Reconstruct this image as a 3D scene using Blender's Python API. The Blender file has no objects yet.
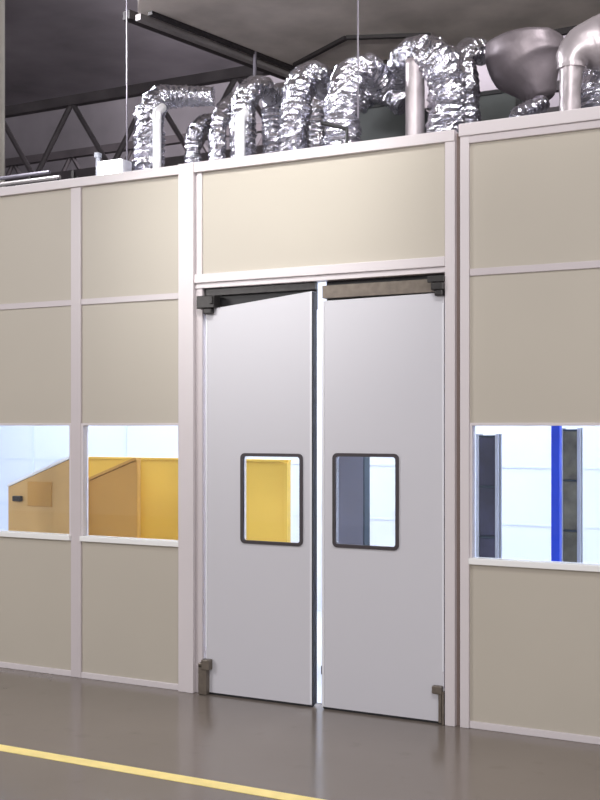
import bpy, bmesh, math, random
from mathutils import Vector, Matrix, noise
random.seed(7)
sc = bpy.context.scene
col = sc.collection
F = 1100.0; H = 1.7; HOR = 425.0
TH = math.atan(0.129*F/280.7)
D0 = F*H/280.7
CAM = Vector((D0*math.sin(TH), -D0*math.cos(TH), H))

def at(px, py, Y):
    """world point on the vertical plane y=Y seen at a photo position"""
    u = (px-300)/F
    t = (Y-CAM.y)/(math.cos(TH)+math.sin(TH)*u)
    return Vector((CAM.x+t*(-math.sin(TH)+math.cos(TH)*u), Y, H+t*(HOR-py)/F))
def wx(px, Y=0.0): return at(px, 0, Y).x
def onfloor(px, py, z=0.0):
    D = F*(H-z)/(py-HOR); X = (px-300)*D/F
    return Vector((CAM.x+X*math.cos(TH)-D*math.sin(TH), CAM.y+X*math.sin(TH)+D*math.cos(TH), z))
def atz(px, py, z):
    D = F*(z-H)/(HOR-py); X = (px-300)*D/F
    return Vector((CAM.x+X*math.cos(TH)-D*math.sin(TH), CAM.y+X*math.sin(TH)+D*math.cos(TH), z))

# ---------------------------------------------------------------- materials
def lin(c):
    return tuple(((v/255)/12.92 if v/255 <= .04045 else ((v/255+.055)/1.055)**2.4) for v in c)
def mat(name, rgb, rough=.5, metal=0, spec=.5, var=0, scale=3, bump=0, bscale=40, emit=None, estr=0, rvar=0, coat=0):
    m = bpy.data.materials.new(name); m.use_nodes = True
    nt = m.node_tree; b = nt.nodes['Principled BSDF']
    c = lin(rgb)
    b.inputs['Base Color'].default_value = (*c, 1)
    b.inputs['Roughness'].default_value = rough
    b.inputs['Metallic'].default_value = metal
    b.inputs['Specular IOR Level'].default_value = spec
    b.inputs['Coat Weight'].default_value = coat
    tc = nt.nodes.new('ShaderNodeTexCoord')
    n = nt.nodes.new('ShaderNodeTexNoise'); n.inputs['Scale'].default_value = scale; n.inputs['Detail'].default_value = 5
    nt.links.new(tc.outputs['Object'], n.inputs['Vector'])
    if var:
        r = nt.nodes.new('ShaderNodeValToRGB')
        r.color_ramp.elements[0].position = .3; r.color_ramp.elements[1].position = .7
        r.color_ramp.elements[0].color = (*[v*(1-var) for v in c], 1)
        r.color_ramp.elements[1].color = (*[min(1, v*(1+var)) for v in c], 1)
        nt.links.new(n.outputs['Fac'], r.inputs['Fac']); nt.links.new(r.outputs['Color'], b.inputs['Base Color'])
    if rvar:
        mr = nt.nodes.new('ShaderNodeMapRange')
        mr.inputs['To Min'].default_value = max(0, rough-rvar); mr.inputs['To Max'].default_value = rough+rvar
        nt.links.new(n.outputs['Fac'], mr.inputs['Value']); nt.links.new(mr.outputs['Result'], b.inputs['Roughness'])
    if bump:
        n2 = nt.nodes.new('ShaderNodeTexNoise'); n2.inputs['Scale'].default_value = bscale; n2.inputs['Detail'].default_value = 4
        nt.links.new(tc.outputs['Object'], n2.inputs['Vector'])
        bp = nt.nodes.new('ShaderNodeBump'); bp.inputs['Strength'].default_value = bump; bp.inputs['Distance'].default_value = .02
        nt.links.new(n2.outputs['Fac'], bp.inputs['Height']); nt.links.new(bp.outputs['Normal'], b.inputs['Normal'])
    if emit:
        b.inputs['Emission Color'].default_value = (*lin(emit), 1); b.inputs['Emission Strength'].default_value = estr
    return m
M = {}
M['panel'] = mat('beige_panel', (187, 180, 168), .45, var=.02, scale=1.2)
M['frame'] = mat('white_aluminium', (214, 207, 210), .35, var=.015, scale=4)
M['rail'] = mat('grey_aluminium', (202, 194, 197), .35, var=.015, scale=4)
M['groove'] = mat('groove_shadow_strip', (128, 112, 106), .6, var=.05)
M['leaf'] = mat('pale_grey_door_skin', (203, 202, 209), .38, var=.012, scale=.8)
M['leaf_edge'] = mat('door_edge_trim', (225, 226, 232), .3, var=.01)
M['gasket'] = mat('black_rubber', (30, 30, 34), .6, var=.2, scale=30)
M['vframe'] = mat('dark_window_rubber', (62, 56, 60), .45, var=.1, scale=20)
M['hinge'] = mat('dark_cast_metal', (52, 50, 50), .4, metal=.4, var=.2, scale=30)
M['pivot'] = mat('worn_steel', (112, 103, 94), .4, metal=.3, var=.15, scale=25)
M['foil'] = mat('crinkled_foil', (205, 205, 216), .2, metal=1, var=.1, scale=9, bump=.7, bscale=28, rvar=.1)
M['galv'] = mat('galvanised_duct', (176, 168, 172), .42, metal=.6, var=.12, scale=5, bump=.15, bscale=12, rvar=.08)
M['hopper'] = mat('dull_hopper_sheet', (122, 114, 119), .5, metal=.55, var=.2, scale=4, bump=.3, bscale=9)
M['slab'] = mat('grey_canopy', (206, 197, 190), .6, var=.2, scale=2.2)
M['slab2'] = mat('canopy_rail', (160, 155, 155), .4, metal=.3, var=.1)
M['darkrail'] = mat('dark_canopy_rail', (42, 38, 40), .5, var=.1)
M['hall'] = mat('dark_hall_wall', (138, 134, 140), .8, var=.3, scale=.5)
M['halltruss'] = mat('dark_truss', (88, 83, 87), .6, var=.3, scale=2)
M['column'] = mat('painted_column', (225, 222, 215), .5, var=.06)
M['ahu'] = mat('dark_unit', (62, 66, 66), .5, var=.2, scale=3)
M['black'] = mat('black_metal', (22, 21, 24), .5, var=.2)
M['wire'] = mat('steel_wire', (120, 116, 126), .4, metal=.4, var=.05)
M['lampshell'] = mat('lamp_housing', (190, 190, 200), .4, var=.05)
M['lamp'] = mat('lamp_lens', (255, 255, 255), .4, emit=(250, 250, 255), estr=14, var=.01)
M['roof'] = mat('clean_room_roof', (120, 118, 120), .6, var=.1)
M['inwall'] = mat('clean_room_wall', (214, 220, 234), .5, var=.02, scale=1)
M['inseam'] = mat('clean_room_seam', (210, 218, 234), .5, var=.02)
M['infloor'] = mat('clean_room_floor', (196, 200, 212), .3, var=.04)
M['inceil'] = mat('clean_room_ceiling', (232, 232, 235), .6, var=.02)
M['panel_light'] = mat('ceiling_light_lens', (255, 255, 255), .5, emit=(240, 246, 255), estr=10, var=.01)
M['yellow'] = mat('yellow_sheet', (230, 190, 80), .5, var=.06, scale=1.5)
M['ochre'] = mat('ochre_sheet', (190, 142, 66), .5, var=.1, scale=1.6)
M['tan'] = mat('tan_sheet', (208, 168, 106), .5, var=.1, scale=2.2)
M['blue'] = mat('blue_post', (14, 66, 215), .4, var=.1, scale=3)
M['greycab'] = mat('grey_cabinet', (112, 112, 124), .5, var=.08, scale=3)
M['darkteal'] = mat('dark_teal_trim', (36, 52, 62), .5, var=.2)
M['rackdark'] = mat('dark_rack_goods', (44, 44, 62), .5, var=.6, scale=7)
M['mossy'] = mat('mottled_goods', (98, 96, 82), .6, var=.5, scale=8)
M['silver'] = mat('pale_grey_frame', (176, 180, 190), .4, metal=.2, var=.05)
M['white'] = mat('white_edge', (240, 240, 240), .4, var=.01)
M['line'] = mat('yellow_floor_paint', (244, 222, 140), .4, var=.09, scale=9)

def glass_mat():
    m = bpy.data.materials.new('window_glass'); m.use_nodes = True
    nt = m.node_tree; nt.nodes.clear()
    o = nt.nodes.new('ShaderNodeOutputMaterial'); mx = nt.nodes.new('ShaderNodeMixShader')
    t = nt.nodes.new('ShaderNodeBsdfTransparent'); g = nt.nodes.new('ShaderNodeBsdfGlossy')
    fr = nt.nodes.new('ShaderNodeFresnel'); fr.inputs['IOR'].default_value = 1.35
    t.inputs['Color'].default_value = (.96, .98, 1, 1); g.inputs['Roughness'].default_value = .02
    nt.links.new(fr.outputs[0], mx.inputs[0]); nt.links.new(t.outputs[0], mx.inputs[1]); nt.links.new(g.outputs[0], mx.inputs[2])
    nt.links.new(mx.outputs[0], o.inputs[0]); return m
M['glass'] = glass_mat()

def floor_mat():
    m = mat('grey_epoxy_floor', (116, 107, 100), .17, spec=.5, var=.06, scale=.9, bump=.03, bscale=2.5, rvar=.07)
    nt = m.node_tree; b = nt.nodes['Principled BSDF']
    tc = nt.nodes.new('ShaderNodeTexCoord')
    n = nt.nodes.new('ShaderNodeTexNoise'); n.inputs['Scale'].default_value = 6; n.inputs['Detail'].default_value = 8
    nt.links.new(tc.outputs['Object'], n.inputs['Vector'])
    mr = nt.nodes.new('ShaderNodeMapRange'); mr.inputs['From Min'].default_value = .62; mr.inputs['From Max'].default_value = .8
    nt.links.new(n.outputs['Fac'], mr.inputs['Value'])
    mx = nt.nodes.new('ShaderNodeMixRGB'); mx.inputs['Color2'].default_value = (*lin((108, 100, 93)), 1)
    src = b.inputs['Base Color'].links[0].from_socket
    nt.links.new(src, mx.inputs['Color1']); nt.links.new(mr.outputs[0], mx.inputs['Fac']); nt.links.new(mx.outputs[0], b.inputs['Base Color'])
    return m
M['floor'] = floor_mat()

# ---------------------------------------------------------------- helpers
def link(name, bm, m, parent=None, smooth=False):
    me = bpy.data.meshes.new(name); bmesh.ops.recalc_face_normals(bm, faces=bm.faces)
    bm.to_mesh(me); bm.free(); me.materials.append(m)
    if smooth:
        for p in me.polygons: p.use_smooth = True
    o = bpy.data.objects.new(name, me); col.objects.link(o)
    if parent:
        o.parent = parent
        o.matrix_parent_inverse = Matrix.Translation(-parent.location)
    return o
def thing(name, label=None, cat=None, loc=(0, 0, 0), group=None, kind=None):
    o = bpy.data.objects.new(name, None); o.empty_display_size = .1; col.objects.link(o); o.location = loc
    return tag(o, label, cat, group, kind)
def tag(o, label=None, cat=None, group=None, kind=None):
    if label: o['label'] = label
    if cat: o['category'] = cat
    if group: o['group'] = group
    if kind: o['kind'] = kind
    return o
def box(bm, x0, x1, y0, y1, z0, z1, bev=0):
    r = bmesh.ops.create_cube(bm, size=1)
    vs = r['verts']
    for v in vs:
        v.co = Vector(((x0+x1)/2+v.co.x*(x1-x0), (y0+y1)/2+v.co.y*(y1-y0), (z0+z1)/2+v.co.z*(z1-z0)))
    if bev:
        es = list({e for v in vs for e in v.link_edges})
        bmesh.ops.bevel(bm, geom=es, offset=bev, segments=2, affect='EDGES', profile=.5)
def B(name, m, parent, x0, x1, y0, y1, z0, z1, bev=0):
    bm = bmesh.new(); box(bm, min(x0, x1), max(x0, x1), min(y0, y1), max(y0, y1), min(z0, z1), max(z0, z1), bev)
    return link(name, bm, m, parent)
def prism(bm, pts, y0, y1, bev=0):
    """pts: (x,z) outline, extruded along y"""
    a = [bm.verts.new((x, y0, z)) for x, z in pts]; b = [bm.verts.new((x, y1, z)) for x, z in pts]
    fs = [bm.faces.new(a), bm.faces.new(b[::-1])]
    n = len(pts)
    for i in range(n): fs.append(bm.faces.new((a[i], b[i], b[(i+1) % n], a[(i+1) % n])))
    if bev:
        bmesh.ops.bevel(bm, geom=list({e for f in fs for e in f.edges}), offset=bev, segments=2, affect='EDGES')
def rrect(x0, x1, z0, z1, r, n=6):
    out = []
    for cx, cz, a0 in ((x1-r, z1-r, 0), (x0+r, z1-r, 90), (x0+r, z0+r, 180), (x1-r, z0+r, 270)):
        for i in range(n+1):
            a = math.radians(a0+90*i/n); out.append((cx+r*math.cos(a), cz+r*math.sin(a)))
    return out
def ring(bm, outer, inner, y0, y1):
    n = len(outer)
    L = [[bm.verts.new((x, y, z)) for x, z in P] for P, y in ((outer, y0), (inner, y0), (inner, y1), (outer, y1))]
    for k in range(4):
        A, C = L[k], L[(k+1) % 4]
        for i in range(n):
            j = (i+1) % n; bm.faces.new((A[i], A[j], C[j], C[i]))
def catmull(P, n):
    P = [P[0]*2-P[1]]+P+[P[-1]*2-P[-2]]; out = []
    for i in range(1, len(P)-2):
        a, b, c, d = P[i-1:i+3]
        for k in range(n):
            t = k/n
            out.append(.5*((2*b)+(c-a)*t+(2*a-5*b+4*c-d)*t*t+(3*b-a-3*c+d)*t**3))
    out.append(P[-2]); return out
def tube(bm, pts, rad, seg=12, crinkle=0, corr=0, cap=True, freq=14, step=None):
    """pts list of Vectors; rad float or list"""
    if step:
        L = [0]
        for a, b in zip(pts, pts[1:]): L.append(L[-1]+(b-a).length)
        n = max(2, int(L[-1]/step)); new = []; rr = []
        rl = rad if isinstance(rad, list) else [rad]*len(pts)
        j = 0
        for i in range(n+1):
            s = L[-1]*i/n
            while j < len(L)-2 and L[j+1] < s: j += 1
            t = (s-L[j])/max(1e-9, L[j+1]-L[j]); new.append(pts[j].lerp(pts[j+1], t)); rr.append(rl[j]+(rl[j+1]-rl[j])*t)
        pts, rad = new, rr
    if not isinstance(rad, list): rad = [rad]*len(pts)
    T = [(pts[min(i+1, len(pts)-1)]-pts[max(i-1, 0)]).normalized() for i in range(len(pts))]
    u = T[0].orthogonal().normalized(); rings = []
    for i, p in enumerate(pts):
        u = (u-T[i]*u.dot(T[i])).normalized(); v = T[i].cross(u)
        rg = []
        for k in range(seg):
            a = 2*math.pi*k/seg; d = u*math.cos(a)+v*math.sin(a)
            r = rad[i]
            if corr: r *= 1+corr*(1 if i % 2 else -1)
            if crinkle:
                q = p+d*r
                r *= 1+crinkle*(noise.noise(q*freq)*1.3+noise.noise(q*freq*2.7+Vector((9, 3, 1)))*.9)
            rg.append(bm.verts.new(p+d*r))
        rings.append(rg)
    for A, C in zip(rings, rings[1:]):
        for k in range(seg):
            j = (k+1) % seg; bm.faces.new((A[k], A[j], C[j], C[k]))
    if cap: bm.faces.new(rings[0][::-1]); bm.faces.new(rings[-1])

# ---------------------------------------------------------------- levels
TOP = 3.36; CAP = .06
Z_RAIL_L, Z_RAIL_R = 2.527, 2.556
Z_WT = 1.70; Z_WB = .955; Z_SB = .92
W = {k: wx(k) for k in (72, 82, 181, 196, 203, 446, 456, 461, 470)}
colw = W[181]-W[82]; mw = W[82]-W[72]

# ---------------------------------------------------------------- hall shell
tag(B('floor', M['floor'], None, -16, 14, -11, 14, -.1, 0), kind='structure')
tag(B('ceiling', M['hall'], None, -16, 14, -11, 14, 9, 9.2), kind='structure')
tag(B('wall_back', M['hall'], None, -16, 14, 13.8, 14, 0, 9), kind='structure')
tag(B('wall_left', M['hall'], None, -16, -15.8, -11, 13.8, 0, 9), kind='structure')
tag(B('wall_right', M['hall'], None, 13.8, 14, -11, 13.8, 0, 9), kind='structure')

# ---------------------------------------------------------------- partition wall
wf = thing('wall_front', 'beige panelled clean room partition with white aluminium framing across the hall', None, (0, 0, 0), kind='structure')
FR = -.014   # face of the framing
def panel(x0, x1, z0, z1): B('panel', M['panel'], wf, x0, x1, 0, .05, z0, z1)
def vpost(x0, x1, z0=0, z1=TOP, m='rail', y0=FR, y1=.062): B('post', M[m], wf, x0, x1, y0, y1, z0, z1, .003)
def hrail(x0, x1, z0, z1, m='rail', y0=FR+.003, y1=.058): B('rail', M[m], wf, x0, x1, y0, y1, z0, z1, .003)
wins = []
def bay(x0, x1, zr, win=True):
    panel(x0, x1, zr+.018, TOP-CAP); panel(x0, x1, Z_WT+.012, zr-.018); panel(x0, x1, .04, Z_SB)
    hrail(x0, x1, zr-.02, zr+.02); hrail(x0, x1, 0, .04, 'frame')
    if win: wins.append((x0, x1))
# left run of bays, right to left
xr = W[181]; first = True
lefts = []
xs = [(W[82], W[181])]
x = W[72]
for i in range(4):
    xs.append((x-colw, x)); x -= colw+mw
for x0, x1 in xs:
    bay(x0, x1, Z_RAIL_L); vpost(x0-mw, x0)
XL = xs[-1][0]-mw
B('top_cap', M['frame'], wf, XL, W[196]+.0, -.03, .08, TOP-CAP, TOP, .004)
vpost(W[181], W[196], 0, TOP+.003, 'frame', -.034, .084)
vpost(W[196]+.001, W[203]-.002, 0, TOP-CAP, 'rail', -.004, .05)
# head over the doors
HX0, HX1 = W[203]-.008, W[446]
B('panel', M['panel'], wf, HX0, HX1, 0, .05, 2.655, TOP-CAP)
B('top_cap', M['frame'], wf, W[196], W[456], -.03, .08, TOP-CAP, TOP+.004, .004)
B('rail', M['frame'], wf, W[196]+.001, HX1+.0, -.026, .07, 2.598, 2.655, .004)
B('rail', M['frame'], wf, W[196]+.001, HX1, -.012, .07, 2.565, 2.5975, .003)
vpost(HX0-.03, HX0+.006, 2.655, TOP-CAP, 'frame', -.012, .05)
# right jamb, groove, post
vpost(W[446], W[456], 0, TOP-CAP, 'frame', -.022, .06)
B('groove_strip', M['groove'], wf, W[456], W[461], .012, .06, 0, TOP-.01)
vpost(W[461], W[470], 0, TOP+.01, 'frame', -.02, .062)
x = W[470]; first = True
for wdt in (1.15, colw, colw, colw):
    bay(x, x+wdt, Z_RAIL_R); vpost(x+wdt, x+wdt+mw); x += wdt+mw
XR = x
B('top_cap', M['frame'], wf, W[461]-.004, XR, -.034, .08, TOP-CAP+.02, TOP+.03, .004)
B('top_cap', M['rail'], wf, W[470], XR, -.022, .07, TOP-CAP-.022, TOP-CAP+.0195, .003)

# windows in the partition
for i, (x0, x1) in enumerate(sorted(wins)):
    w = thing('window_%d' % (i+1), None, None, ((x0+x1)/2, 0, Z_SB), kind='structure')
    bm = bmesh.new(); t = .016
    box(bm, x0, x0+t, -.01, .05, Z_WB, Z_WT, .002); box(bm, x1-t, x1, -.01, .05, Z_WB, Z_WT, .002)
    box(bm, x0, x1, -.01, .05, Z_WT-.004, Z_WT+.012, .002)
    link('window_frame', bm, M['frame'], w)
    B('window_sill', M['white'], w, x0, x1, -.03, .05, Z_SB, Z_WB, .004)
    B('pane', M['glass'], w, x0+t, x1-t, .024, .03, Z_WB, Z_WT-.004)

# ---------------------------------------------------------------- swing doors
def door(n, label, xh, xf, zt_h, zt_f, wpx, wpy, hinge_left):
    d = thing('door_%d' % n, label, 'door', (xh, 0, 0), group=None, kind='structure')
    y0, y1 = -.006, .044
    a, b = (xh, xf) if xh < xf else (xf, xh)
    za, zb = (zt_h, zt_f) if xh < xf else (zt_f, zt_h)
    wx0, wx1 = wx(wpx[0], y0), wx(wpx[1], y0)
    z0, z1 = at(wpx[0], wpy[1], y0).z, at(wpx[0], wpy[0], y0).z
    out = [(a, .014), (b, .014), (b, zb), (a, za)]
    hole = rrect(wx0+.004, wx1-.004, z0+.004, z1-.004, .026)
    # leaf with a real opening: front and back face bridged around the hole
    bm = bmesh.new()
    for y in (y0, y1):
        ov = [bm.verts.new((p[0], y, p[1])) for p in out]; hv = [bm.verts.new((p[0], y, p[1])) for p in hole]
        es = [bm.edges.new((ov[k], ov[(k+1) % 4])) for k in range(4)]+[bm.edges.new((hv[k], hv[(k+1) % len(hv)])) for k in range(len(hv))]
        bmesh.ops.triangle_fill(bm, use_beauty=True, edges=es)
        if y == y0: o0, h0 = ov, hv
        else:
            for A, C in ((o0, ov), (h0, hv)):
                for k in range(len(A)):
                    j = (k+1) % len(A); bm.faces.new((A[k], A[j], C[j], C[k]))
    link('leaf', bm, M['leaf'], d)
    # light metal edge strips
    s = 1 if hinge_left else -1
    bm = bmesh.new()
    box(bm, xf-.013, xf+.0, y0-.004, y0+.004, .02, min(zt_f, zt_h+9)-.004) if hinge_left else box(bm, xf, xf+.013, y0-.004, y0+.004, .02, zt_f-.004)
    link('edge_trim', bm, M['leaf_edge'], d)
    bm = bmesh.new()
    if hinge_left: box(bm, xh, xh+.012, y0-.004, y0+.004, .3, zt_h-.06)
    else: box(bm, xh-.01, xh, y0-.004, y0+.004, .3, zt_h-.06)
    link('edge_trim', bm, M['leaf_edge'], d)
    # rubber meeting edge
    if hinge_left: B('gasket', M['gasket'], d, xf, xf+.007, y0, y1+.004, .016, zt_f-.003)
    else: B('edge_trim', M['leaf_edge'], d, xf-.004, xf, y0, y1, .016, zt_f-.003)
    B('sweep', M['gasket'], d, a+.004, b-.004, y0+.004, y1-.004, .002, .013)
    # vision window
    bm = bmesh.new()
    ring(bm, rrect(wx0, wx1, z0, z1, .03), rrect(wx0+.02, wx1-.02, z0+.02, z1-.02, .016), y0-.01, y0+.008)
    fr = link('window_frame', bm, M['vframe'], d)
    bm = bmesh.new(); prism(bm, rrect(wx0+.022, wx1-.022, z0+.022, z1-.022, .014), .016, .022); link('pane', bm, M['glass'], d)
    # top pivot hinge
    bm = bmesh.new()
    if hinge_left:
        hx = xh-.045; box(bm, hx, hx+.13, -.05, .03, zt_h+.005, zt_h+.085, .006); box(bm, hx+.045, hx+.105, -.045, .02, zt_h-.03, zt_h+.005, .006)
        box(bm, hx+.105, hx+.125, -.062, -.045, zt_h+.03, zt_h+.08, .004)
    else:
        hx = xh+.01; box(bm, hx-.075, hx, -.05, .03, zt_h+.012, zt_h+.055, .006); box(bm, hx-.055, hx-.005, -.045, .02, zt_h-.02, zt_h+.012, .006)
        box(bm, hx-.1, hx-.0, -.04, -.02, zt_h+.058, zt_h+.095, .004)
    link('top_hinge', bm, M['hinge'], d)
    # bottom pivot bracket with a square head
    bm = bmesh.new()
    if hinge_left:
        box(bm, xh-.035, xh+.026, -.045, -.002, .002, .19, .005); box(bm, xh-.008, xh+.05, -.055, -.006, .16, .225, .006)
        box(bm, xh-.035, xh-.004, -.045, -.002, .17, .2, .005)
    else:
        box(bm, xh-.024, xh-.008, -.035, -.002, .012, .19, .003); box(bm, xh-.062, xh-.004, -.04, -.004, .175, .22, .005)
        box(bm, xh-.007, xh+.006, -.03, -.002, .0, .19, .003)
    link('pivot_bracket', bm, M['pivot'], d)
    return d
door(1, 'left grey swing door leaf with a rounded window showing yellow behind it', wx(206, -.006), wx(312, -.006), 2.428, 2.506, (241, 303), (453, 543), True)
door(2, 'right grey swing door leaf with a rounded window showing a grey cabinet behind it', wx(444, -.006), wx(322.5, -.006), 2.452, 2.442, (333, 399), (453, 547), False)
# dark and brown plates filling the gap above the doors, coloured for its shade
tag(B('trim_1', M['black'], None, W[203]-.03, wx(313), .05, .066, 2.40, 2.5649), kind='structure')
tag(B('trim_5', M['black'], None, wx(323), W[446], .05, .066, 2.40, 2.5649), kind='structure')
tag(B('trim_2', M['hinge'], None, W[203]-.01, wx(314), .02, .049, 2.52, 2.5649), kind='structure')
tag(B('trim_3', M['pivot'], None, wx(322), W[446]-.001, .004, .05, 2.46, 2.535), kind='structure')

# ---------------------------------------------------------------- clean room behind
CY = 3.1; CZ = 3.22
tag(B('wall_rear', M['inwall'], None, XL, XR, CY, CY+.06, 0, CZ), kind='structure')
tag(B('wall_left.001', M['inwall'], None, XL, XL+.06, .07, CY, 0, CZ), kind='structure')
tag(B('wall_right.001', M['inwall'], None, XR-.06, XR, .07, CY, 0, CZ), kind='structure')
tag(B('ceiling.001', M['inceil'], None, XL, XR, .065, CY+.06, CZ, CZ+.04), kind='structure')
tag(B('ceiling.002', M['roof'], None, XL, XR, .09, CY+.06, CZ+.04, CZ+.07), kind='structure')
tag(B('floor.001', M['infloor'], None, XL+.06, XR-.06, .1, CY, 0, .004), kind='structure')
bm = bmesh.new()
xx = XL+.5
while xx < XR-.2: box(bm, xx, xx+.03, CY-.012, CY, 0, CZ); xx += 1.18
for z in (.86, 1.34, 2.3): box(bm, XL+.06, XR-.06, CY-.006, CY, z, z+.015)
tag(link('trim_4', bm, M['inseam']), kind='structure')
tag(B('baseboard_rear', M['inseam'], None, XL+.06, XR-.06, CY-.02, CY-.0125, .004, .08), kind='structure')
src = None
k = 0
xx = XL+1
while xx < XR-.9:
    t = thing('ceiling_light', 'long white panel lamp in the clean room ceiling', 'ceiling light', (xx, 1.5, CZ), 'clean room ceiling lamps')
    B('lamp_frame', M['lampshell'], t, xx-.33, xx+.33, .22, 2.75, CZ-.03, CZ)
    B('diffuser', M['panel_light'], t, xx-.3, xx+.3, .25, 2.72, CZ-.036, CZ-.03)
    xx += 1.5; k += 1

# things seen through the windows
def slant(name, label, cat, pts, Y, depth, m, m2, handle=None, inner=None):
    P = [at(px, py, Y) for px, py in pts]
    z0 = .004
    outline = [(P[0].x, z0)]+[(p.x, p.z) for p in P]+[(P[-1].x, z0)]
    t = thing(name, label, cat, ((P[0].x+P[-1].x)/2, Y+depth/2, 0))
    bm = bmesh.new(); prism(bm, outline, Y, Y+depth, .004); link('housing', bm, M[m], t)
    bm = bmesh.new()
    for p, q in zip(P, P[1:]):
        prism(bm, [(p.x, p.z+.001), (q.x, q.z+.001), (q.x, q.z+.022), (p.x, p.z+.022)], Y-.01, Y+depth, 0)
    link('top_edge', bm, M[m2], t)
    if inner:
        a = at(inner[0], inner[3], Y-.012); b = at(inner[2], inner[1], Y-.012)
        B('side_panel', M['ochre'], t, a.x, b.x, Y-.008, Y-.0001, a.z, b.z, .002)
    if handle:
        a = at(handle[0], handle[3], Y-.012); b = at(handle[2], handle[1], Y-.012)
        B('handle', M['black'], t, a.x, b.x, Y-.035, Y-.0001, a.z, b.z, .006)
    return t
slant('machine_housing', 'tan machine housing with a sloping top edged by a white highlight behind the far left window', 'machine',
      [(8, 487), (72, 458), (80, 458)], .55, .05, 'tan', 'white', handle=(14, 496, 22, 501), inner=(27, 482, 51, 506))  # white strip paints the highlight along the sloping top edge
slant('machine_housing', 'ochre machine housing with a sloping top standing in front of the yellow screen', 'machine',
      [(84, 483), (134, 461), (137, 461)], .62, .05, 'ochre', 'ochre')
# yellow screen
Y = 1.2; a = at(84, 459, Y); b = at(289, 462, Y)
t = thing('safety_screen', 'bright yellow safety screen seen through the left windows and left door', 'screen', ((a.x+b.x)/2, Y, 0))
B('sheet', M['yellow'], t, a.x, b.x, Y, Y+.03, .02, a.z, .003)
B('top_rail', M['yellow'], t, a.x, b.x, Y-.006, Y+.036, a.z, a.z+.02, .003)
for xx in (a.x+.02, at(139, 0, Y).x, (a.x+b.x)/2+.2, b.x-.02):
    B('post', M['yellow'], t, xx-.018, xx+.018, Y-.022, Y-.001, .004, a.z-.001, .003)
# grey cabinet behind right door
Y = .9; a = at(326, 500, Y); b = at(363, 500, Y)
t = thing('partition_screen', 'tall slim grey screen with a dark edge seen through the right door window', 'screen', ((a.x+b.x)/2, Y+.05, 0))
B('board', M['greycab'], t, a.x, b.x, Y, Y+.1, .06, 1.95, .004)
B('edge_strip', M['darkteal'], t, b.x, b.x+.008, Y+.004, Y+.1, .08, 1.93, .002)
B('base_plate', M['black'], t, a.x+.01, b.x-.01, Y-.1, Y+.2, .004, .06)
B('grip', M['silver'], t, a.x+.04, a.x+.055, Y-.025, Y-.0005, .98, 1.12, .004)
# dark rack with goods by the right window
def rack(label, px0, px1, top, Y, goods, n):
    a = at(px0, top, Y); b = at(px1, top, Y)
    t = thing('storage_rack', label, 'rack', ((a.x+b.x)/2, Y+.15, 0))
    for xx in (a.x, b.x-.018):
        for yy in (Y, Y+.062): B('upright', M['silver'], t, xx, xx+.018, yy, yy+.018, .004, a.z)
    zz = [.1+(a.z-.12)*i/n for i in range(n+1)]
    for z in zz: B('shelf', M['darkteal'], t, a.x+.0185, b.x-.0185, Y+.002, Y+.078, z, z+.012)
    for i in range(n):
        x0, x1 = a.x+.0185, b.x-.0185
        o = B('storage_bin', M[goods], None, x0, x1, Y+.004, Y+.074, zz[i]+.0125, zz[i]+.0125+(zz[i+1]-zz[i]-.013), .004)
        tag(o, ('dark purple and black bin on the slim rack beside the door post' if goods == 'rackdark' else 'mottled olive bin on the slim rack beside the blue post'), 'bin', ('dark bins on the left slim rack' if goods == 'rackdark' else 'olive bins on the right slim rack'))
rack('slim grey rack of dark bins at the left edge of the right window', 476, 498, 434, .5, 'rackdark', 5)
rack('slim grey rack of olive bins just right of the blue post', 560, 580, 428, .9, 'mossy', 5)
Y = .6; a = at(551, 560, Y); b = at(559.5, 500, Y)
t = thing('blue_post', 'bright blue square post standing behind the right window', 'post', ((a.x+b.x)/2, Y, 0))
B('shaft', M['blue'], t, a.x, b.x, Y, Y+.06, .016, 2.6, .004)
B('base_plate', M['blue'], t, a.x-.04, b.x+.04, Y-.04, Y+.1, .004, .016)

# ---------------------------------------------------------------- floor line
p = onfloor(0, 747); q = onfloor(300, 800.5)
yl = (p.y+q.y)/2
tag(B('floor_marking', M['line'], None, -15, 13, yl-.042, yl+.042, .0004, .003), 'straight yellow line painted on the grey floor parallel to the partition', 'floor marking')

# ---------------------------------------------------------------- overhead: foil ducts
RZ = CZ+.07
def duct(label, path, r, m='foil', crinkle=.13, corr=.045, seg=22, step=.02, collar=True, sub=None, group=None, cat='duct', name='foil_duct', freq=13):
    P = [at(px, py, Y) for px, py, Y in path]
    P[0] = Vector((P[0].x, P[0].y, RZ+.03)) if collar else P[0]
    rl = r if isinstance(r, list) else [r]*len(P)
    Q = catmull(P, 12); R = []
    for i in range(len(P)-1):
        for k in range(12): R.append(rl[i]+(rl[i+1]-rl[i])*k/12)
    R.append(rl[-1])
    t = thing(name, label, cat, tuple(P[0]), group)
    bm = bmesh.new(); tube(bm, Q, R, seg, crinkle, corr, True, freq, step); link('hose', bm, M[m], t, smooth=(m != 'foil'))
    if collar:
        bm = bmesh.new(); tube(bm, [Vector((P[0].x, P[0].y, RZ+.001)), Vector((P[0].x, P[0].y, RZ+.05))], rl[0]*1.12, 24)
        link('roof_collar', bm, M['galv'], t)
    for (px, py, Y, rr) in (sub or []):
        c = at(px, py, Y); bm = bmesh.new(); tube(bm, [c-Vector((0, 0, .012)), c+Vector((0, 0, .012))], rr, 20); link('clamp_band', bm, M['galv'], t)
    return t
first = duct('leftmost shiny foil duct, rising beside the lit lamp then bending right', [(148, 172, .45), (149, 140, .45), (150, 115, .5), (160, 99, .6), (180, 96, .7), (214, 97, .8)], [.105, .105, .1, .09, .075, .07])
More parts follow.
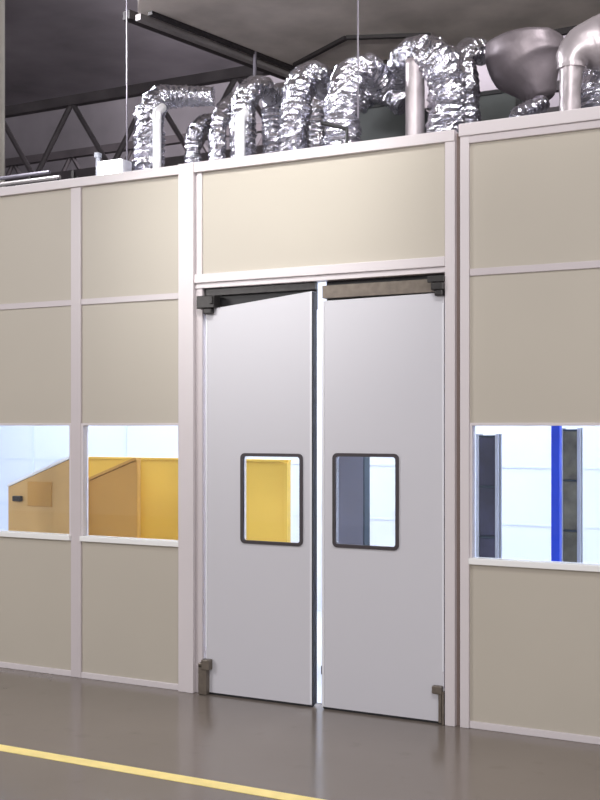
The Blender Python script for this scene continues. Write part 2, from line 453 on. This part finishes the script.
duct('short crinkled foil duct under the horizontal run of the leftmost duct', [(193, 170, 1.5), (193, 150, 1.5), (196, 132, 1.5), (204, 124, 1.6), (214, 122, 1.8)], .066)
duct('narrow crinkled foil duct standing left of the second tall duct', [(216, 168, 1.25), (217, 145, 1.25), (219, 124, 1.3), (224, 110, 1.4), (236, 100, 1.6)], .066)
second = duct('bright upright foil duct below the short ceiling hanger', [(243, 165, .4), (243, 130, .4), (244, 105, .45), (252, 90, .55), (264, 88, .75), (274, 98, .95)], [.09, .088, .085, .08, .07, .07])
duct('dull crumpled foil duct between two brighter upright ducts', [(272, 160, 1.5), (272, 130, 1.5), (271, 108, 1.5), (277, 95, 1.6), (290, 92, 1.9)], .075)
duct('bright foil duct flaring toward its top, third tall one from the left', [(294, 160, .4), (294, 130, .4), (297, 100, .45), (304, 80, .55), (318, 76, .75), (326, 90, .95)], [.1, .1, .1, .095, .085, .08])
duct('grey crumpled foil duct just left of the black rod', [(316, 155, 1.5), (316, 130, 1.5), (318, 108, 1.5), (326, 96, 1.6), (338, 96, 1.9)], .07)
duct('bright foil duct with the thin wire hanging in front of it', [(342, 152, .4), (342, 120, .4), (345, 92, .45), (354, 74, .6), (370, 71, .68), (384, 86, .82)], [.115, .115, .11, .105, .1, .09])
duct('loose foil duct crossing above the dark unit', [(356, 104, 1.9), (370, 92, 1.9), (388, 92, 1.9), (406, 104, 1.9)], .1, collar=False)
arch = duct('tall foil arch with a bright bulging right leg beside the dark groove', [(446, 140, .5), (447, 110, .5), (447, 85, .5), (442, 66, .5), (428, 54, .55), (413, 54, .75), (401, 62, .98), (396, 84, 1.15)], [.115, .115, .12, .12, .11, .095, .085, .08], crinkle=.16)
bm = bmesh.new(); p = at(415, 60, .5); tube(bm, [Vector((p.x, .5, RZ+.001)), Vector((p.x, .5, RZ+.6)), p], .06, 20, .03, 0, True, 8, .03); link('leg_or_highlight', bm, M['galv'], arch, smooth=True)
duct('crumpled grey foil duct right behind the tall arch', [(466, 138, 1.1), (466, 110, 1.1), (465, 80, 1.1), (463, 62, 1.2), (470, 52, 1.4), (480, 52, 1.6)], .09)
duct('large grey metal hopper narrowing downward above the right panels', [(524, 42, 1.2), (525, 54, 1.2), (528, 68, 1.2), (535, 82, 1.2), (543, 99, 1.2)], [.25, .262, .25, .17, .085], m='hopper', crinkle=.05, corr=0, collar=False, name='metal_hopper', freq=4)
duct('small foil duct dropping from the large tapered duct', [(514, 135, .7), (518, 119, .72), (530, 110, .85), (541, 104, 1.1)], .055, crinkle=.16)
duct('bright smooth duct with a foil elbow at the far right', [(570, 125, .45), (570, 100, .45), (571, 74, .45), (573, 58, .47), (584, 48, .5), (604, 42, .55), (640, 36, .6)], [.062, .062, .062, .1, .13, .16, .18], m='galv', crinkle=.06, corr=.01, name='metal_duct', sub=[(571, 67, .45, .08)])
duct('wide crumpled foil duct filling the far right edge above the panels', [(596, 120, 1.0), (596, 100, 1.0), (598, 86, 1.0), (606, 78, 1.05), (630, 74, 1.2)], .12, crinkle=.1)

M['pale'] = mat('foil_highlight', (236, 236, 240), .35, metal=.25, var=.03, scale=8)  # pale colour for foil highlights modelled as tubes
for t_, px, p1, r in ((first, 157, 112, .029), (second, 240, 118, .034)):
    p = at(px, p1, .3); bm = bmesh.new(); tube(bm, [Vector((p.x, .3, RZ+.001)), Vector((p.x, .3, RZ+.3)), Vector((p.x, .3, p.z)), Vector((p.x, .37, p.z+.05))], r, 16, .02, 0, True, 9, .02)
    link('leg_or_highlight', bm, M['pale'], t_, smooth=True)  # upright tube added as the bright highlight bar on this foil duct

# dark units on the roof behind
def unit(label, px0, px1, top, Y, depth=.7):
    a = at(px0, top, Y); b = at(px1, top, Y)
    t = thing('air_handling_unit', label, 'air unit', ((a.x+b.x)/2, Y+depth/2, RZ))
    B('casing', M['ahu'], t, a.x, b.x, Y, Y+depth, RZ+.06, a.z, .008)
    bm = bmesh.new(); s = .03
    for x0, x1, z0, z1 in ((a.x, b.x, a.z-s, a.z+.004), (a.x, b.x, RZ+.06, RZ+.06+s), (a.x, a.x+s, RZ+.06, a.z), (b.x-s, b.x, RZ+.06, a.z)):
        box(bm, x0-.002, x1+.002, Y-.012, Y-.0005, z0, z1, .003)
    link('edge_frame', bm, M['black'], t)
    for xx in (a.x+.05, b.x-.09):
        for yy in (Y+.03, Y+depth-.08): B('foot', M['black'], t, xx, xx+.04, yy, yy+.05, RZ, RZ+.0599)
unit('dark boxy air unit left of the tall foil arch', 348, 411, 108, 2.4, .6)
unit('dark boxy air unit under the large tapered duct', 470, 520, 94, 2.4, .6)
# black rod
p = at(322, 123, .2); q = at(347, 129, .2)
t = thing('support_rod', 'short black rod sticking out across the foil ducts', 'rod', tuple(q))
bm = bmesh.new(); tube(bm, [p, q], .013, 10); link('rod', bm, M['black'], t)
bm = bmesh.new(); tube(bm, [Vector((q.x, q.y, RZ)), Vector((q.x, q.y, q.z+.01))], .01, 10); link('stem', bm, M['black'], t)

# lit flood lamp
c = at(116, 174, .3)
t = thing('flood_lamp', 'glowing white flood lamp on the roof edge left of the ducts', 'lamp', tuple(c))
bm = bmesh.new(); box(bm, c.x-.11, c.x+.1, .24, .36, c.z-.05, c.z+.09, .02); link('lamp_body', bm, M['lampshell'], t)
B('lens', M['lamp'], t, c.x-.102, c.x+.092, .226, .2399, c.z-.04, c.z+.08, .004)
p = at(98, 172, .3)
bm = bmesh.new(); tube(bm, [Vector((p.x, .3, RZ)), at(98, 158, .3)], .016, 10); box(bm, p.x-.02, p.x+.02, .28, .32, at(98, 158, .3).z, at(98, 153, .3).z, .005)
tag(link('junction_post', bm, M['silver']), 'small pale post standing left of the glowing lamp', 'post')
bm = bmesh.new(); tube(bm, [Vector((c.x, .31, RZ)), Vector((c.x, .31, c.z-.05))], .02, 10); link('bracket', bm, M['hinge'], t)

# conduits on low stands at left
t = thing('conduit_rack', 'low stand carrying several thin grey conduits along the roof at far left', 'conduits', (at(20, 0, .6).x, .6, RZ))
tops = []
for i, (py0, px1, Y) in enumerate([(172, 50, .95), (177, 60, .75), (182, 74, .55), (187, 80, .35)]):
    p = at(-120, py0+12, Y); q = at(px1, py0, Y); z = q.z
    bm = bmesh.new(); tube(bm, catmull([Vector((p.x, Y, z)), Vector(((p.x+q.x)/2, Y+.03, z+.01)), Vector((q.x, Y, z))], 8), .016, 8)
    link('conduit', bm, M['slab2' if i % 2 else 'wire'], t); tops.append((Y, z))
for px in (-60, 0, 44):
    x = at(px, 0, .6).x; bm = bmesh.new()
    for (Y, z) in tops: box(bm, x-.012, x+.012, Y-.012, Y+.012, RZ+.001, z-.014)
    box(bm, x-.015, x+.015, .3, 1.0, RZ+.001, RZ+.03)
    link('stand', bm, M['hinge'], t)

# hanging wires and hanger
SZ = 5.0
for px, Y, lab, top in ((127, .5, 'thin pale wire hanging down left of the leftmost foil duct', 9.0), (358, .35, 'thin pale wire hanging in front of the foil duct from above', 4.999)):
    p = at(px, 0, Y); bot = at(px, 165 if px == 127 else 118, Y).z
    bm = bmesh.new(); tube(bm, [Vector((p.x, Y, RZ if px == 127 else bot)), Vector((p.x, Y, top))], .006, 6)
    tag(link('suspension_wire', bm, M['wire']), lab, 'wire')

# suspended grey canopy above
A_ = atz(138, 14, SZ); B_ = atz(300, 76, SZ); C_ = atz(600, 22, SZ)
C_ = B_+(C_-B_)*2.2; Dn = atz(140, -120, SZ)
t = thing('suspended_canopy', 'large dull grey slab hanging high above the ducts', 'canopy', tuple((A_+C_)/2))
def quad(bm, P, z0, z1):
    a = [bm.verts.new((p.x, p.y, z0)) for p in P]; b = [bm.verts.new((p.x, p.y, z1)) for p in P]
    bm.faces.new(a); bm.faces.new(b[::-1])
    for i in range(4): bm.faces.new((a[i], b[i], b[(i+1) % 4], a[(i+1) % 4]))
bm = bmesh.new(); quad(bm, [A_, B_, C_, Dn], SZ, SZ+.12); link('slab', bm, M['slab'], t)
def beam(p, q, w, z0, z1, m, name='edge_rail'):
    d = (q-p).normalized(); n = Vector((-d.y, d.x, 0))*w/2
    bm = bmesh.new(); quad(bm, [p-n, q-n, q+n, p+n], z0, z1); link(name, bm, M[m], t)
beam(A_, B_, .06, SZ-.05, SZ-.001, 'slab2'); beam(B_, C_, .05, SZ-.05, SZ-.001, 'darkrail')
off = (C_-B_).normalized()
beam(A_+off*.12, B_+off*.12, .05, SZ-.03, SZ-.001, 'darkrail')
beam(A_-off*.12, B_-off*.12, .08, SZ-.02, SZ+.05, 'darkrail')
e = (A_-B_).normalized()
beam(B_+e*.35+off*.2, B_+e*.75+off*1.0, .04, SZ-.03, SZ-.001, 'darkrail', 'cross_rail')
beam(B_+e*.75+off*1.0, B_+e*.45+off*1.6, .04, SZ-.03, SZ-.001, 'darkrail', 'cross_rail')

for P in (A_, B_, C_, Dn):
    c = (P*.96+(A_+C_)*.02); bm = bmesh.new(); tube(bm, [Vector((c.x, c.y, SZ+.12)), Vector((c.x, c.y, 9))], .012, 6); link('hanger_rod', bm, M['wire'], t)
h = atz(255, 57, SZ-.05)
bm = bmesh.new(); tube(bm, [Vector((h.x, h.y, SZ-.002)), Vector((h.x, h.y, SZ-.33))], .018, 8); box(bm, h.x-.06, h.x+.06, h.y-.03, h.y+.03, SZ-.37, SZ-.33, .006)
link('drop_hanger', bm, M['wire'], t)

# column at left, roof trusses in the dark
p = at(2, 0, 1.2); q = at(-22, 0, 1.2)
t = thing('steel_column', 'pale grey steel column at the far left edge behind the partition', 'column', (p.x-.08, 3.4, 0))
x1 = at(5, 0, 3.55).x
bm = bmesh.new()
box(bm, x1-.25, x1, 3.3, 3.32, 0, 9); box(bm, x1-.25, x1, 3.53, 3.55, 0, 9); box(bm, x1-.135, x1-.115, 3.32, 3.53, 0, 9); link('shaft', bm, M['column'], t)
B('base_plate', M['column'], t, x1-.32, x1+.07, 3.24, 3.61, 0, .02)
def truss(Y, z, lab):
    t = thing('roof_truss', lab, 'truss', (-2, Y, z))
    bm = bmesh.new(); box(bm, -15, 13, Y-.06, Y+.06, z, z+.14); box(bm, -15, 13, Y-.06, Y+.06, z+1.1, z+1.24); link('chord', bm, M['halltruss'], t)
    bm = bmesh.new(); x = -15
    while x < 12.4:
        tube(bm, [Vector((x, Y, z+.1)), Vector((x+.7, Y, z+1.15))], .04, 6); tube(bm, [Vector((x+.7, Y, z+1.15)), Vector((x+1.4, Y, z+.1))], .04, 6); x += 1.4
    link('web', bm, M['halltruss'], t)
truss(7.0, 5.3, 'dark lattice roof truss nearer the ducts, dim behind the slab')
truss(10.5, 5.6, 'dark lattice roof truss further back in the hall')
# big dim duct run in the dark at left
bm = bmesh.new(); tube(bm, [Vector((-14, 6, 4.3)), Vector((-6, 6.2, 4.6)), Vector((-1, 6.2, 4.6))], .32, 20)
tag(link('ventilation_pipe', bm, M['halltruss'], smooth=True), 'dim brownish ventilation pipe in the darkness at upper left', 'pipe')

# ---------------------------------------------------------------- lights
def area(name, loc, target, size, power, color=(1, 1, 1), sy=None):
    l = bpy.data.lights.new(name, 'AREA'); l.energy = power; l.color = color; l.shape = 'RECTANGLE'; l.size = size; l.size_y = sy or size
    o = bpy.data.objects.new(name, l); col.objects.link(o); o.location = loc
    o.rotation_euler = (Vector(target)-Vector(loc)).to_track_quat('-Z', 'Y').to_euler(); return o
def spot(name, loc, target, deg, power, color, r=.25, blend=1):
    l = bpy.data.lights.new(name, 'SPOT'); l.energy = power; l.color = color; l.spot_size = math.radians(deg); l.spot_blend = blend; l.shadow_soft_size = r
    o = bpy.data.objects.new(name, l); col.objects.link(o); o.location = loc
    o.rotation_euler = (Vector(target)-Vector(loc)).to_track_quat('-Z', 'Y').to_euler()
spot('aimed_spot', (-.05, -2.6, 5.2), (-.26, 0, 3.2), 45, 430, (1, .99, .96))
area('hall_wash', (3.5, -6, 7.5), (1, 0, 1), 3, 230, (1, .97, .955), 1.5)
area('hall_wash', (-5, -6.5, 4.2), (-2, 0, 0), 2.5, 200, (1, .97, .955), 1.5)  # unseen low light added to even out the wall's lower left
area('hall_wash', (5, -9, 3.4), (0, 3, 5), 2.5, 200, (1, .97, .96), 1.5)  # unseen uplight added behind the camera, in place of floor bounce
area('offframe_fill', (-3.4, .12, 5.0), (-.5, .6, 3.7), 0.5, 120, (.96, .96, 1), .3)  # added out of frame to bring out highlights on the left ducts
area('offframe_fill', (3.4, .12, 5.6), (1.4, .6, 3.8), 0.6, 80, (1, .97, .97), .3)  # added out of frame to brighten the right-hand ducts
spot('aimed_spot', (4.2, -8.2, 3.2), (.3, 2.0, 5.4), 26, 1700, (1, .97, .95))  # unseen spot added behind the camera to brighten the canopy underside
area('offframe_fill', (-4, 9, 8.7), (-6, 13.8, 7.6), 4, 950, (1, .93, .97), 2)  # added out of frame to lift the hall's dark back wall
w = bpy.data.worlds.new('World'); sc.world = w; w.use_nodes = True
w.node_tree.nodes['Background'].inputs[0].default_value = (.52, .50, .52, 1)
w.node_tree.nodes['Background'].inputs[1].default_value = .74

# ---------------------------------------------------------------- camera
cd = bpy.data.cameras.new('Camera'); cam = bpy.data.objects.new('Camera', cd); col.objects.link(cam)
cam.location = CAM; cam.rotation_euler = (math.pi/2, 0, TH)
cd.sensor_fit = 'VERTICAL'; cd.sensor_height = 24; cd.lens = 24*F/800; cd.shift_y = 25/800
cd.clip_end = 100
sc.camera = cam
sc.view_settings.view_transform = 'Standard'
sc.view_settings.look = 'None'
sc.view_settings.exposure = .15
sc.cycles.use_denoising = True
